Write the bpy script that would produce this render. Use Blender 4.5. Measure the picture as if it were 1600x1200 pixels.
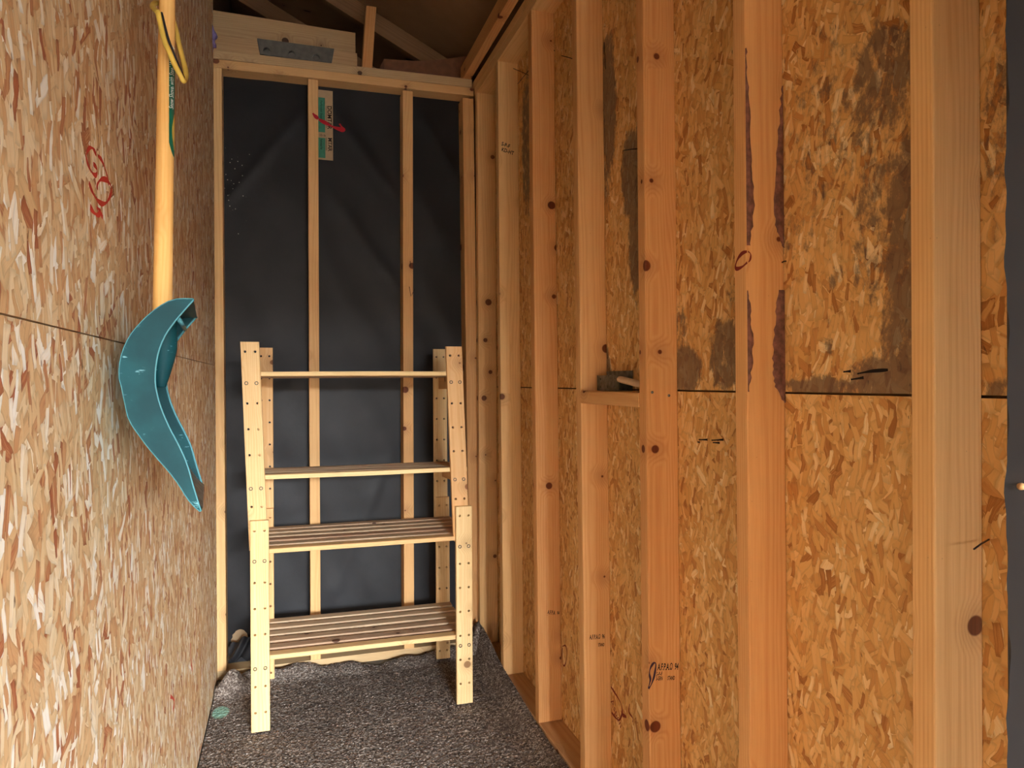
import bpy, bmesh, math, random
from mathutils import Vector, Matrix
import numpy as np
random.seed(7); np.random.seed(7)
S = bpy.context.scene
for o in list(bpy.data.objects): bpy.data.objects.remove(o)
COL = S.collection

# ------------------------------------------------------------------ camera
F_PX, H = 1098.0, 1.256
YAW, PITCH, ROLL = math.radians(17.77), math.radians(0.2), math.radians(0.3)
CAM = Vector((0, 0, H))
Fw = Vector((math.sin(YAW)*math.cos(PITCH), math.cos(YAW)*math.cos(PITCH), -math.sin(PITCH)))
R0 = Vector((math.cos(YAW), -math.sin(YAW), 0)); U0 = R0.cross(Fw)
Rt = R0*math.cos(ROLL) - U0*math.sin(ROLL); Up = U0*math.cos(ROLL) + R0*math.sin(ROLL)
cam = bpy.data.cameras.new('camera'); cam.sensor_width = 36; cam.lens = F_PX/1600*36
cam.clip_start = .02
co = bpy.data.objects.new('camera', cam); COL.objects.link(co)
co.matrix_world = Matrix((( Rt.x, Up.x, -Fw.x, 0), (Rt.y, Up.y, -Fw.y, 0), (Rt.z, Up.z, -Fw.z, H), (0, 0, 0, 1)))
S.camera = co

# ------------------------------------------------------------------ light: overcast daylight through the garage doorway behind the camera
w = bpy.data.worlds.new('sky'); S.world = w; w.use_nodes = True
bg = w.node_tree.nodes['Background']; bg.inputs[0].default_value = (0.90, 0.96, 1.0, 1); bg.inputs[1].default_value = 170.0
GX0, GX1, GH, GY = .10, 2.15, 2.05, -4.0          # the opening
pl = bpy.data.lights.new('garage_doorway_offscreen', 'AREA'); pl.shape = 'RECTANGLE'
pl.size = GX1-GX0; pl.size_y = GH; pl.cycles.is_portal = True
po = bpy.data.objects.new('garage_doorway_offscreen', pl); COL.objects.link(po)
po.matrix_world = Matrix(((-1, 0, 0, (GX0+GX1)/2), (0, 0, -1, GY-.05), (0, 1, 0, GH/2), (0, 0, 0, 1))) @ Matrix.Rotation(0, 4, 'X')
vs = S.view_settings; vs.view_transform = 'Standard'; vs.look = 'None'; vs.gamma = 1; vs.use_curve_mapping = False
vs.exposure = 0.62

# ------------------------------------------------------------------ helpers
def hit(u, v, axis, val):
    "the point of a plane (axis = val) that a pixel of the photograph shows"
    d = Fw*F_PX + Rt*(u-800) - Up*(v-600)
    t = (val-CAM[axis])/d[axis]
    return CAM + d*t
def srgb(r, g, b):
    f = lambda c: (c/255/12.92) if c/255 <= .04045 else ((c/255+.055)/1.055)**2.4
    return (f(r), f(g), f(b), 1)
def tag(o, label=None, cat=None, group=None, kind=None):
    if label: o['label'] = label
    if cat: o['category'] = cat
    if group: o['group'] = group
    if kind: o['kind'] = kind
    return o
def empty(name, loc=(0, 0, 0)):
    o = bpy.data.objects.new(name, None); COL.objects.link(o); o.location = loc; o.empty_display_size = .05
    return o
def wloc(o):
    p = Vector((0, 0, 0))
    while o: p = p + o.location; o = o.parent
    return p
class MB:
    def __init__(s): s.v = []; s.f = []; s.gv = []; s.st = []; s.smooth = []; s.merge = False
    def add(s, vs_, fs, gv=None, st=None, smooth=False):
        n = len(s.v); s.v += [Vector(p) for p in vs_]
        s.f += [tuple(i+n for i in f) for f in fs]; s.smooth += [smooth]*len(fs)
        s.gv += gv if gv else [tuple(p) for p in vs_]
        s.st += st if st else [0.0]*len(vs_)
        return s
    def box(s, x0, x1, y0, y1, z0, z1):
        vs_ = [(x, y, z) for z in (z0, z1) for y in (y0, y1) for x in (x0, x1)]
        return s.add(vs_, [(0, 2, 3, 1), (4, 5, 7, 6), (0, 1, 5, 4), (2, 6, 7, 3), (0, 4, 6, 2), (1, 3, 7, 5)])
    def loft(s, rings, cap=True, smooth=False, gvs=None, sts=None, closed=True):
        n = len(rings[0]); vs_ = [p for r in rings for p in r]; fs = []
        for i in range(len(rings)-1):
            for k in range(n if closed else n-1):
                a, b = i*n+k, i*n+(k+1) % n
                fs.append((a, b, b+n, a+n))
        if cap: fs.append(tuple(range(n-1, -1, -1))); fs.append(tuple(range((len(rings)-1)*n, len(rings)*n)))
        return s.add(vs_, fs, gvs, sts, smooth)
    def tube(s, pts, r, n=8, cap=True):
        pts = [Vector(p) for p in pts]; rings = []
        rs = r if isinstance(r, (list, tuple)) else [r]*len(pts)
        ref = Vector((.31, .77, .55))
        for i, p in enumerate(pts):
            t = (pts[min(i+1, len(pts)-1)]-pts[max(i-1, 0)]).normalized()
            a = t.cross(ref).normalized(); b = t.cross(a)
            rings.append([p+(a*math.cos(q)+b*math.sin(q))*rs[i] for q in [2*math.pi*k/n for k in range(n)]])
        return s.loft(rings, cap, True)
    def holed(s, C, ctr, e1, e2, en, r, depth, gvf=None, bottom=True):
        "a flat four-cornered cell (corners in the +e1+e2, -e1+e2, -e1-e2, +e1-e2 directions) with a round hole sunk along en"
        ring = [ctr+(e1*math.cos(q)+e2*math.sin(q))*r for q in [math.radians(45+45*k) for k in range(8)]]
        vs_ = [Vector(c) for c in C]+ring+[p+en*depth for p in ring]
        fs = [(i, (i+1) % 4, 4+(2*i+2) % 8, 4+(2*i+1) % 8, 4+2*i) for i in range(4)]
        if depth: fs += [(4+k, 4+(k+1) % 8, 12+(k+1) % 8, 12+k) for k in range(8)]
        else: vs_ = vs_[:12]
        if bottom: fs.append(tuple(range(12, 20)))
        return s.add(vs_, fs, [gvf(p) for p in vs_] if gvf else None)
    def build(s, name, mat, parent=None, origin=None):
        me = bpy.data.meshes.new(name)
        o = bpy.data.objects.new(name, me)
        if parent is not None:
            o.parent = parent; base = wloc(parent); off = Vector(origin)-base if origin is not None else Vector((0, 0, 0))
            o.location = off; base = base+off
        else:
            base = Vector(origin) if origin is not None else Vector((0, 0, 0)); o.location = base
        me.from_pydata([tuple(p-base) for p in s.v], [], s.f)
        a = me.attributes.new('gv', 'FLOAT_VECTOR', 'POINT'); a.data.foreach_set('vector', np.array(s.gv, dtype=np.float32).ravel())
        a = me.attributes.new('stain', 'FLOAT', 'POINT'); a.data.foreach_set('value', np.array(s.st, dtype=np.float32))
        me.polygons.foreach_set('use_smooth', s.smooth)
        me.update(); bm = bmesh.new(); bm.from_mesh(me); s.merge and bmesh.ops.remove_doubles(bm, verts=bm.verts, dist=1e-5); bmesh.ops.recalc_face_normals(bm, faces=bm.faces); bm.to_mesh(me); bm.free()
        if mat: me.materials.append(mat)
        COL.objects.link(o); return o
def rrect(w_, d_, r):
    "outline of a rounded rectangle about 0,0"
    pts = []
    for cx, cy, a0 in ((1, 1, 0), (-1, 1, 90), (-1, -1, 180), (1, -1, 270)):
        for k in range(3):
            a = math.radians(a0+45*k); pts.append((cx*(w_/2-r)+r*math.cos(a), cy*(d_/2-r)+r*math.sin(a)))
    return pts
def board(name, mat, parent, c0, c1, ax, ay, w_, d_, segs=8, r=.0025, stain=None, wob=.0006, origin=None, c1w=None):
    "a sawn board from c0 to c1; ax (width) and ay (depth) span its cross-section"
    c0, c1, ax, ay = Vector(c0), Vector(c1), Vector(ax), Vector(ay)
    L = (c1-c0).length; rings, gv, st = [], [], []
    off = (random.uniform(-.02, .02), random.uniform(-.05, .05), random.uniform(0, 60)); ph = random.uniform(0, 9)
    for i in range(segs+1):
        t = i/segs; c = c0.lerp(c1, t); ring = []
        dx = wob*math.sin(t*5+ph); dy = wob*math.cos(t*7+ph)
        for a, b in rrect(w_, d_, r):
            p = c+ax*(a+dx)+ay*(b+dy); ring.append(p)
            gv.append((a+off[0], b+off[1], t*L+off[2])); st.append(stain(p) if stain else 0.0)
        rings.append(ring)
    m = MB(); m.loft(rings, True, False, gv, st)
    return m.build(name, mat, parent, origin)
def text_part(name, txt, size, mat, parent, o, ex, ey, lift=.0006, align='LEFT', shear=0, squash=1.0, wrap=None, bold=.0):
    cu = bpy.data.curves.new(name, 'FONT'); cu.body = txt; cu.size = 1.0; cu.align_x = align; cu.shear = shear; cu.resolution_u = 2; cu.offset = bold
    tmp = bpy.data.objects.new('tmp', cu); COL.objects.link(tmp)
    dg = bpy.context.evaluated_depsgraph_get(); me0 = bpy.data.meshes.new_from_object(tmp.evaluated_get(dg))
    ex, ey = Vector(ex), Vector(ey); n = ex.cross(ey).normalized(); o = Vector(o); m = MB()
    vs_ = [(wrap(v.co.x*size, v.co.y*size) if wrap else o+ex*v.co.x*size*squash+ey*v.co.y*size+n*lift) for v in me0.vertices]
    m.add(vs_, [tuple(p.vertices) for p in me0.polygons])
    bpy.data.objects.remove(tmp); bpy.data.curves.remove(cu); bpy.data.meshes.remove(me0)
    return m.build(name, mat, parent)
def ribbon(name, mat, parent, pts, wd, n, lift=.0007):
    "a drawn line: a thin strip of ink lying on a surface of normal n"
    n = Vector(n); pts = [Vector(p)+n*lift for p in pts]; vs_, fs = [], []
    for i, p in enumerate(pts):
        t = (pts[min(i+1, len(pts)-1)]-pts[max(i-1, 0)]).normalized(); s = t.cross(n).normalized()
        q = wd*(.5+.2*math.sin(i*.55+wd*900)); vs_ += [p+s*q, p-s*q]
        if i: fs.append((2*i-2, 2*i-1, 2*i+1, 2*i))
    m = MB(); m.add(vs_, fs); return m.build(name, mat, parent)
def catmull(pts, n=6):
    pts = [Vector(p) for p in pts]; P = [pts[0]]+pts+[pts[-1]]; out = []
    for i in range(1, len(P)-2):
        for k in range(n):
            t = k/n; a, b, c, d = P[i-1], P[i], P[i+1], P[i+2]
            out.append(.5*((2*b)+(c-a)*t+(2*a-5*b+4*c-d)*t*t+(3*b-a-3*c+d)*t**3))
    return out+[pts[-1]]

# ------------------------------------------------------------------ materials
class NT:
    def __init__(s, name):
        s.m = bpy.data.materials.new(name); s.m.use_nodes = True; s.t = s.m.node_tree; s.b = s.t.nodes['Principled BSDF']
    def n(s, typ, inp=None, **kw):
        nd = s.t.nodes.new(typ)
        for k, v in kw.items(): setattr(nd, k, v)
        for k, v in (inp or {}).items(): s.put(nd.inputs[k], v)
        return nd
    def put(s, sock, v):
        if isinstance(v, bpy.types.NodeSocket): s.t.links.new(v, sock)
        else: sock.default_value = v
    def math(s, op, a, b=0.0, c=0.0, clamp=False):
        nd = s.n('ShaderNodeMath', operation=op, use_clamp=clamp)
        for i, v in enumerate((a, b, c)): s.put(nd.inputs[i], v)
        return nd.outputs[0]
    def mix(s, f, a, b, blend='MIX'):
        nd = s.n('ShaderNodeMix', data_type='RGBA', blend_type=blend)
        s.put(nd.inputs[0], f); s.put(nd.inputs[6], a); s.put(nd.inputs[7], b); return nd.outputs[2]
    def ramp(s, f, stops, interp='LINEAR'):
        nd = s.n('ShaderNodeValToRGB'); s.put(nd.inputs[0], f); cr = nd.color_ramp; cr.interpolation = interp
        while len(cr.elements) < len(stops): cr.elements.new(.5)
        for e, (p, c) in zip(cr.elements, stops): e.position = p; e.color = c if len(c) == 4 else (*c, 1)
        return nd.outputs[0]
    def maprange(s, v, a, b, c=0.0, d=1.0, smooth=True):
        nd = s.n('ShaderNodeMapRange', interpolation_type='SMOOTHSTEP' if smooth else 'LINEAR')
        for i, x in enumerate((v, a, b, c, d)): s.put(nd.inputs[i], x)
        return nd.outputs[0]
    def bump(s, h, st=.3, d=.002):
        nd = s.n('ShaderNodeBump', {'Strength': st, 'Distance': d, 'Height': h}); s.t.links.new(nd.outputs[0], s.b.inputs['Normal'])
    def vmul(s, v, k):
        nd = s.n('ShaderNodeVectorMath', operation='MULTIPLY'); s.put(nd.inputs[0], v); nd.inputs[1].default_value = k; return nd.outputs[0]
    def vadd(s, a, b):
        nd = s.n('ShaderNodeVectorMath', operation='ADD'); s.put(nd.inputs[0], a); s.put(nd.inputs[1], b); return nd.outputs[0]
def plain(name, col, rough=.6, metal=0, spec=.4, noise=0, ns=40):
    t = NT(name); t.b.inputs['Roughness'].default_value = rough; t.b.inputs['Metallic'].default_value = metal
    t.b.inputs['Specular IOR Level'].default_value = spec
    tc = t.n('ShaderNodeTexCoord')
    nz = t.n('ShaderNodeTexNoise', {'Vector': tc.outputs['Object'], 'Scale': ns, 'Detail': 5.0})
    c = t.mix(t.maprange(nz.outputs[0], .3, .7), [x*(1-noise) for x in col[:3]]+[1], [min(1, x*(1+noise)) for x in col[:3]]+[1])
    t.put(t.b.inputs['Base Color'], c); return t.m
def wood(name, light, dark, knot, vary=.10, ring=.34, knots=1.0, hue=0.0, stain_col=(.07, .035, .03, 1)):
    t = NT(name); gv = t.n('ShaderNodeAttribute', attribute_name='gv').outputs['Vector']
    oi = t.n('ShaderNodeObjectInfo').outputs['Random']
    sh = t.n('ShaderNodeCombineXYZ', {'X': t.math('MULTIPLY', oi, .03), 'Y': t.math('MULTIPLY', oi, .05), 'Z': t.math('MULTIPLY', oi, 37.0)}).outputs[0]
    p = t.vadd(gv, sh)
    # knots
    kx = t.n('ShaderNodeSeparateXYZ', {0: p})
    kvec = t.n('ShaderNodeCombineXYZ', {'X': t.math('MULTIPLY', t.math('ADD', t.math('MULTIPLY', kx.outputs[0], .8), kx.outputs[1]), 8.5), 'Y': t.math('MULTIPLY', kx.outputs[2], 7.0), 'Z': 0.0}).outputs[0]
    kv = t.n('ShaderNodeTexVoronoi', {'Vector': kvec, 'Scale': 1.0, 'Randomness': 1.0}, feature='F1', voronoi_dimensions='2D')
    kd = kv.outputs['Distance']; kr = t.n('ShaderNodeSeparateColor', {0: kv.outputs['Color']})
    rad = t.math('MULTIPLY', t.math('GREATER_THAN', kr.outputs[0], .62), t.math('MULTIPLY_ADD', t.math('MULTIPLY', kr.outputs[1], kr.outputs[1]), .085, .022))
    kmask = t.math('MULTIPLY', t.maprange(t.math('SUBTRACT', kd, rad), -.012, .012, 1.0, 0.0), knots)
    kswirl = t.math('MULTIPLY', t.maprange(kd, 0.0, .34, 1.0, 0.0), t.math('GREATER_THAN', kr.outputs[0], .62))
    # growth rings: distance from an off-centre pith wobbling along the board
    wob = t.n('ShaderNodeTexNoise', {'Vector': t.vmul(p, (9, 9, 1.1)), 'Scale': 1.0, 'Detail': 3.0})
    s3 = t.n('ShaderNodeSeparateXYZ', {0: p})
    a = t.math('ADD', s3.outputs[0], t.math('MULTIPLY_ADD', wob.outputs[0], .07, -.02))
    b = t.math('ADD', s3.outputs[1], .012)
    rr = t.math('SQRT', t.math('ADD', t.math('MULTIPLY', a, a), t.math('MULTIPLY', b, b)))
    rr = t.math('ADD', rr, t.math('MULTIPLY', kswirl, .022))
    rg = t.math('MULTIPLY_ADD', t.math('SINE', t.math('MULTIPLY', rr, 900.0)), .5, .5)
    rg = t.math('POWER', rg, 1.6)
    fib = t.n('ShaderNodeTexNoise', {'Vector': t.vmul(p, (420, 420, 9)), 'Scale': 1.0, 'Detail': 3.0})
    big = t.n('ShaderNodeTexNoise', {'Vector': t.vmul(p, (14, 14, 1.6)), 'Scale': 1.0, 'Detail': 2.0})
    f = t.math('ADD', t.math('MULTIPLY', rg, ring), t.math('MULTIPLY', t.maprange(fib.outputs[0], .3, .75), .3))
    f = t.math('ADD', f, t.math('MULTIPLY_ADD', big.outputs[0], .7, -.25), clamp=True)
    c = t.mix(f, light, dark)
    c = t.mix(t.math('MULTIPLY', kswirl, .28), c, knot)
    c = t.mix(kmask, c, t.mix(fib.outputs[0], knot, [x*.35 for x in knot[:3]]+[1]))
    hv = t.n('ShaderNodeHueSaturation', {'Hue': t.math('MULTIPLY_ADD', oi, .02, .49), 'Saturation': t.math('MULTIPLY_ADD', oi, -.14, 1.06), 'Value': t.math('MULTIPLY_ADD', oi, 2*vary, 1-vary), 'Color': c})
    st = t.n('ShaderNodeAttribute', attribute_name='stain').outputs['Fac']
    sn = t.n('ShaderNodeTexNoise', {'Vector': t.vmul(p, (90, 90, 22)), 'Scale': 1.0, 'Detail': 6.0})
    sm = t.maprange(t.math('ADD', st, t.math('MULTIPLY_ADD', sn.outputs[0], .8, -.4)), .38, .62)
    c = t.mix(t.math('MULTIPLY', sm, .85), hv.outputs[0], t.mix(sn.outputs[0], stain_col, [min(1, x*3.2) for x in stain_col[:3]]+[1]))
    t.put(t.b.inputs['Base Color'], c); t.b.inputs['Roughness'].default_value = .62; t.b.inputs['Specular IOR Level'].default_value = .25
    t.bump(t.math('ADD', t.math('MULTIPLY', rg, .4), fib.outputs[0]), .18, .0015)
    return t.m
def osb(name, pal, flake=(12., 46.), stain=(.19, .15, .125, 1), seed=0., grain=.3):
    "pressed strand board: overlapping layers of turned, stretched flakes"
    t = NT(name); tc = t.n('ShaderNodeTexCoord'); s3 = t.n('ShaderNodeSeparateXYZ', {0: tc.outputs['Object']})
    base = t.n('ShaderNodeCombineXYZ', {'X': s3.outputs[1], 'Y': s3.outputs[2], 'Z': seed}).outputs[0]
    nz = t.n('ShaderNodeTexNoise', {'Vector': base, 'Scale': 38.0, 'Detail': 4.0})
    warp = t.n('ShaderNodeVectorMath', {0: nz.outputs['Color'], 1: (-.5, -.5, -.5)}, operation='ADD').outputs[0]
    nz2 = t.n('ShaderNodeTexNoise', {'Vector': base, 'Scale': 7.0, 'Detail': 2.0})
    warp2 = t.n('ShaderNodeVectorMath', {0: nz2.outputs['Color'], 1: (-.5, -.5, -.5)}, operation='ADD').outputs[0]
    p0 = t.vadd(base, t.vadd(t.vmul(warp, (.008, .008, 0)), t.vmul(warp2, (.05, .05, 0))))
    col = None; hgt = 0.0
    for k, (ang, sc, thr) in enumerate(((80, .8, -1), (112, .8, .25), (62, .9, .3), (97, 1.15, .3), (138, 1.05, .4), (35, 1.2, .5), (78, 1.5, .4), (105, 2.0, .5))):
        mp = t.n('ShaderNodeMapping', {'Vector': p0, 'Rotation': (0, 0, math.radians(-ang)), 'Location': (k*3.7, k*1.9, 0)})
        q = t.vmul(mp.outputs[0], (flake[0]*sc, flake[1]*sc, 1))
        vo = t.n('ShaderNodeTexVoronoi', {'Vector': q, 'Scale': 1.0, 'Randomness': 1.0}, voronoi_dimensions='2D', feature='F1', distance='CHEBYCHEV' if k else 'EUCLIDEAN')
        sp = t.n('ShaderNodeSeparateColor', {0: vo.outputs['Color']})
        gr = t.n('ShaderNodeTexNoise', {'Vector': t.vmul(mp.outputs[0], (26, 420, 1)), 'Scale': 1.0, 'Detail': 3.0})
        tone = t.math('ADD', sp.outputs[0], t.math('MULTIPLY_ADD', gr.outputs[0], grain, -grain/2))
        c = t.ramp(tone, pal)
        edge = t.maprange(vo.outputs['Distance'], .25 if k else .5, .43 if k else .8, 1.0, .80)
        c = t.mix(1.0, c, t.n('ShaderNodeCombineColor', {0: edge, 1: edge, 2: edge}).outputs[0], 'MULTIPLY')
        if k == 0: col = c; hgt = t.math('MULTIPLY', sp.outputs[2], .3)
        else:
            m = t.math('GREATER_THAN', sp.outputs[1], thr)
            m = t.math('MULTIPLY', m, t.math('LESS_THAN', vo.outputs['Distance'], .42))
            col = t.mix(m, col, c)
            hgt = t.math('ADD', t.math('MULTIPLY', hgt, t.math('SUBTRACT', 1.0, m)), t.math('MULTIPLY', m, t.math('MULTIPLY_ADD', sp.outputs[2], .5, .4)))
        last = gr
    # resin-dark slivers between flakes
    dk = t.n('ShaderNodeTexNoise', {'Vector': t.vmul(p0, (90, 30, 1)), 'Scale': 1.0, 'Detail': 2.0})
    col = t.mix(t.maprange(dk.outputs[0], .70, .76, 0., .75), col, (.12, .045, .018, 1))
    st = t.n('ShaderNodeAttribute', attribute_name='stain').outputs['Fac']
    sn = t.n('ShaderNodeTexNoise', {'Vector': t.vmul(base, (46, 26, 1)), 'Scale': 1.0, 'Detail': 8.0, 'Roughness': .74})
    amt = t.math('ADD', t.math('MULTIPLY_ADD', hgt, -.3, t.math('ADD', st, .12)), t.math('MULTIPLY_ADD', sn.outputs[0], 2.0, -1.0))
    sm = t.math('MULTIPLY', t.maprange(amt, .3, .72), t.math('GREATER_THAN', st, .02))
    hsm = t.mix(.62, t.mix(1.0, col, (.42, .38, .36, 1), 'MULTIPLY'), t.mix(sn.outputs[0], stain, [x*.45 for x in stain[:3]]+[1]))
    col = t.mix(t.math('MULTIPLY', sm, .88), col, hsm)
    t.put(t.b.inputs['Base Color'], col); t.b.inputs['Roughness'].default_value = .6; t.b.inputs['Specular IOR Level'].default_value = .3
    t.bump(t.math('ADD', hgt, t.math('MULTIPLY', last.outputs[0], .2)), .45, .0016)
    return t.m

M_STUD = wood('stud_pine', srgb(232, 184, 124), srgb(208, 148, 88), srgb(130, 70, 40))
M_STUD_OLD = wood('plate_aged', srgb(206, 170, 124), srgb(176, 132, 88), srgb(96, 62, 42))
M_RACK = wood('rack_pine', srgb(236, 202, 148), srgb(216, 168, 106), srgb(140, 84, 46), vary=.05, ring=.35, knots=.8)
M_SLAT = wood('rack_slat_worn', srgb(198, 168, 136), srgb(164, 130, 102), srgb(104, 70, 50), vary=.12, ring=.4, stain_col=(.16, .12, .10, 1))
M_ROOF = wood('roof_board_brown', srgb(150, 110, 76), srgb(122, 84, 56), srgb(72, 42, 28))
M_HARD = plain('hardboard_brown', srgb(128, 84, 60), .7, noise=.12)
PAL_R = [(.0, srgb(172, 112, 58)), (.1, srgb(204, 144, 80)), (.4, srgb(222, 170, 102)), (.7, srgb(230, 182, 116)), (.92, srgb(238, 196, 134)), (1.0, srgb(246, 218, 168))]
PAL_L = [(.0, srgb(168, 98, 66)), (.1, srgb(204, 152, 106)), (.3, srgb(216, 178, 130)), (.55, srgb(226, 196, 150)), (.8, srgb(238, 218, 182)), (.95, srgb(252, 246, 232)), (1.0, srgb(252, 248, 238))]
M_OSB_R = osb('strand_board_orange', PAL_R)
M_OSB_L = osb('strand_board_pale', PAL_L, flake=(10., 36.), seed=3.3, grain=.35)
M_INK = plain('stamp_ink_black', (.02, .015, .015, 1), .8, spec=.1)
M_INKV = plain('marker_violet', srgb(58, 30, 52), .7)
M_RED = plain('crayon_red', srgb(206, 62, 48), .6)
M_REDP = plain('paint_red', srgb(176, 16, 36), .45)
M_REDD = plain('crayon_dark_red', srgb(122, 34, 22), .7)
M_STEEL = plain('galvanised_steel', srgb(120, 122, 118), .45, .75, noise=.35, ns=60)
M_NAIL = plain('nail_rusty', srgb(62, 46, 40), .55, .5)
M_BOLT = plain('bolt_dull', srgb(84, 72, 58), .45, .5)
M_BOLT2 = plain('screw_brass', srgb(190, 150, 104), .45, .3)
M_GREY = plain('door_paint_slate', srgb(46, 49, 56), .5, noise=.06, ns=9)
M_EXT = plain('sheathing_brown', srgb(122, 94, 68), .9, spec=.1, noise=.1)
def teal_mat():
    t = NT('plastic_teal'); o = t.n('ShaderNodeTexCoord').outputs['Object']
    n1 = t.n('ShaderNodeTexNoise', {'Vector': o, 'Scale': 12.0, 'Detail': 5.0}); n2 = t.n('ShaderNodeTexNoise', {'Vector': t.vmul(o, (60, 60, 210)), 'Scale': 1.0, 'Detail': 4.0})
    c = t.mix(t.maprange(n1.outputs[0], .35, .7), srgb(6, 54, 60), srgb(14, 70, 76))
    c = t.mix(t.math('MULTIPLY', t.maprange(n2.outputs[0], .64, .72), t.maprange(n1.outputs[0], .5, .6)), c, srgb(110, 160, 166))
    t.put(t.b.inputs['Base Color'], c); t.b.inputs['Roughness'].default_value = .62; t.b.inputs['Specular IOR Level'].default_value = .22; return t.m
M_TEAL = teal_mat()
M_TEALD = plain('plastic_teal_edge', srgb(80, 140, 148), .5, spec=.25)
M_GREEN = plain('label_green', srgb(10, 96, 74), .4)
M_YEL = plain('cable_yellow', srgb(214, 184, 84), .5, noise=.05)
M_BLACKP = plain('rubber_black', (.015, .015, .018, 1), .5)
M_WHITE = plain('print_white', (.85, .86, .84, 1), .5)
M_TAN = plain('label_kraft', srgb(178, 152, 118), .7, noise=.05)
M_LGREEN = plain('label_print_green', srgb(64, 132, 106), .7, noise=.1)
M_PURP = plain('bag_purple', srgb(134, 120, 176), .35, noise=.2, ns=25)
M_SLAB = plain('floor_concrete', srgb(96, 91, 85), .85, noise=.12, ns=5)
M_GYPS = plain('garage_wall_board', srgb(176, 146, 112), .8, noise=.04, ns=4)
M_SKYBLOCK = plain('sky_blocker_dark', srgb(74, 62, 52), .85, noise=.2, ns=3)  # dark colour of the added board that hides the low sky
M_CONC = plain('ground_gravel', srgb(74, 71, 67), .9, noise=.25, ns=8)
M_ASH = wood('shovel_ash', srgb(238, 196, 124), srgb(220, 166, 88), srgb(170, 110, 60), vary=.02, ring=.25, knots=0)

def paper_mat():
    t = NT('building_paper_black'); tc = t.n('ShaderNodeTexCoord'); o = tc.outputs['Object']
    n1 = t.n('ShaderNodeTexNoise', {'Vector': o, 'Scale': 5.0, 'Detail': 4.0}); n2 = t.n('ShaderNodeTexNoise', {'Vector': o, 'Scale': 240.0, 'Detail': 2.0})
    c = t.mix(t.maprange(n1.outputs[0], .35, .7), (.009, .009, .011, 1), (.015, .0152, .0185, 1))
    sp = t.n('ShaderNodeTexVoronoi', {'Vector': o, 'Scale': 60.0}); sx = t.n('ShaderNodeSeparateXYZ', {0: o})
    zone = t.math('MULTIPLY', t.maprange(sx.outputs[0], -.235, -.12, 1., 0.), t.math('MULTIPLY', t.maprange(sx.outputs[2], 1.85, 2.0), t.maprange(sx.outputs[2], 2.2, 2.3, 1., 0.)))
    spk = t.math('MULTIPLY', t.math('LESS_THAN', sp.outputs['Distance'], .13), t.math('GREATER_THAN', zone, t.n('ShaderNodeSeparateColor', {0: sp.outputs['Color']}).outputs[0]))
    c = t.mix(t.math('MULTIPLY', spk, .8), c, (.45, .42, .36, 1))
    t.put(t.b.inputs['Base Color'], c); t.b.inputs['Roughness'].default_value = .55; t.b.inputs['Specular IOR Level'].default_value = .35
    t.bump(t.math('ADD', n1.outputs[0], t.math('MULTIPLY', n2.outputs[0], .06)), .35, .01); return t.m
M_PAPER = paper_mat()
def carpet_mat():
    t = NT('carpet_loop_taupe'); tc = t.n('ShaderNodeTexCoord'); o = tc.outputs['Object']
    v = t.n('ShaderNodeTexVoronoi', {'Vector': o, 'Scale': 210.0}); s = t.n('ShaderNodeSeparateColor', {0: v.outputs['Color']})
    n1 = t.n('ShaderNodeTexNoise', {'Vector': o, 'Scale': 6.0, 'Detail': 3.0})
    c = t.ramp(s.outputs[0], [(0, srgb(70, 60, 54)), (.35, srgb(108, 96, 88)), (.7, srgb(134, 122, 112)), (1, srgb(190, 180, 170))])
    c = t.mix(t.maprange(n1.outputs[0], .35, .7, 0, .3), c, srgb(96, 84, 78))
    st = t.n('ShaderNodeAttribute', attribute_name='stain').outputs['Fac']
    c = t.mix(t.maprange(t.math('ADD', st, t.math('MULTIPLY_ADD', n1.outputs[0], .4, -.2)), .35, .6, 0, .75), c, srgb(150, 200, 180))
    t.put(t.b.inputs['Base Color'], c); t.b.inputs['Roughness'].default_value = .95; t.b.inputs['Specular IOR Level'].default_value = .1
    t.bump(v.outputs['Distance'], .6, .003); return t.m
M_CARPET = carpet_mat()

# ------------------------------------------------------------------ setting
XL, XR, SF = -.285, .937, .848        # left board face, right board face, room face of the right studs
YB = 3.2                              # room face of the back studs
YP = YB+.089                          # building paper
ZS0, ZS1 = .038, 2.597                # stud bottom and top
Y_FRONT, Y_FAR = GY, 4.7
Y_JAMB = -.30                         # where the store opens into the wider garage
def structure(name, mb, mat, origin=None): return tag(mb.build(name, mat, None, origin), kind='structure')
ground = structure('ground', MB().box(-20, 20, -40, Y_FRONT-.1, -.3, -.02), M_CONC)
ground['label'] = 'grey gravel ground outside the open garage doorway'
sky_blocker = structure('sky_blocker', MB().box(-12, 14, -10.1, -10, -.02, 2.4), M_SKYBLOCK); sky_blocker['label'] = 'added dark board outside the garage doorway, hiding the low sky'  # unseen board, added to block low sky light coming through the doorway
floor = structure('floor', MB().box(-.6, 3.3, Y_FRONT-.1, Y_FAR, -.12, 0), M_SLAB)
wl = structure('wall_left', MB().box(-.45, XL-.0125, Y_FRONT-.1, Y_FAR, 0, 3.6), M_EXT)
X0, X1 = XR+.0125, 1.06
wr = structure('wall_right', MB().box(X0, X1, Y_JAMB, Y_FAR, 0, 2.80), M_EXT)
structure('wall_garage', MB().box(X1, 3.2, Y_JAMB, Y_JAMB+.1, 0, 2.9).box(3.1, 3.2, Y_FRONT-.1, Y_JAMB, 0, 2.9), M_GYPS)
wf = structure('wall_front', MB().box(-.45, GX0, Y_FRONT-.1, Y_FRONT, 0, 3.62).box(GX1, 3.2, Y_FRONT-.1, Y_FRONT, 0, 3.5).box(GX0, GX1, Y_FRONT-.1, Y_FRONT, GH, 3.5), M_GYPS)
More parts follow.
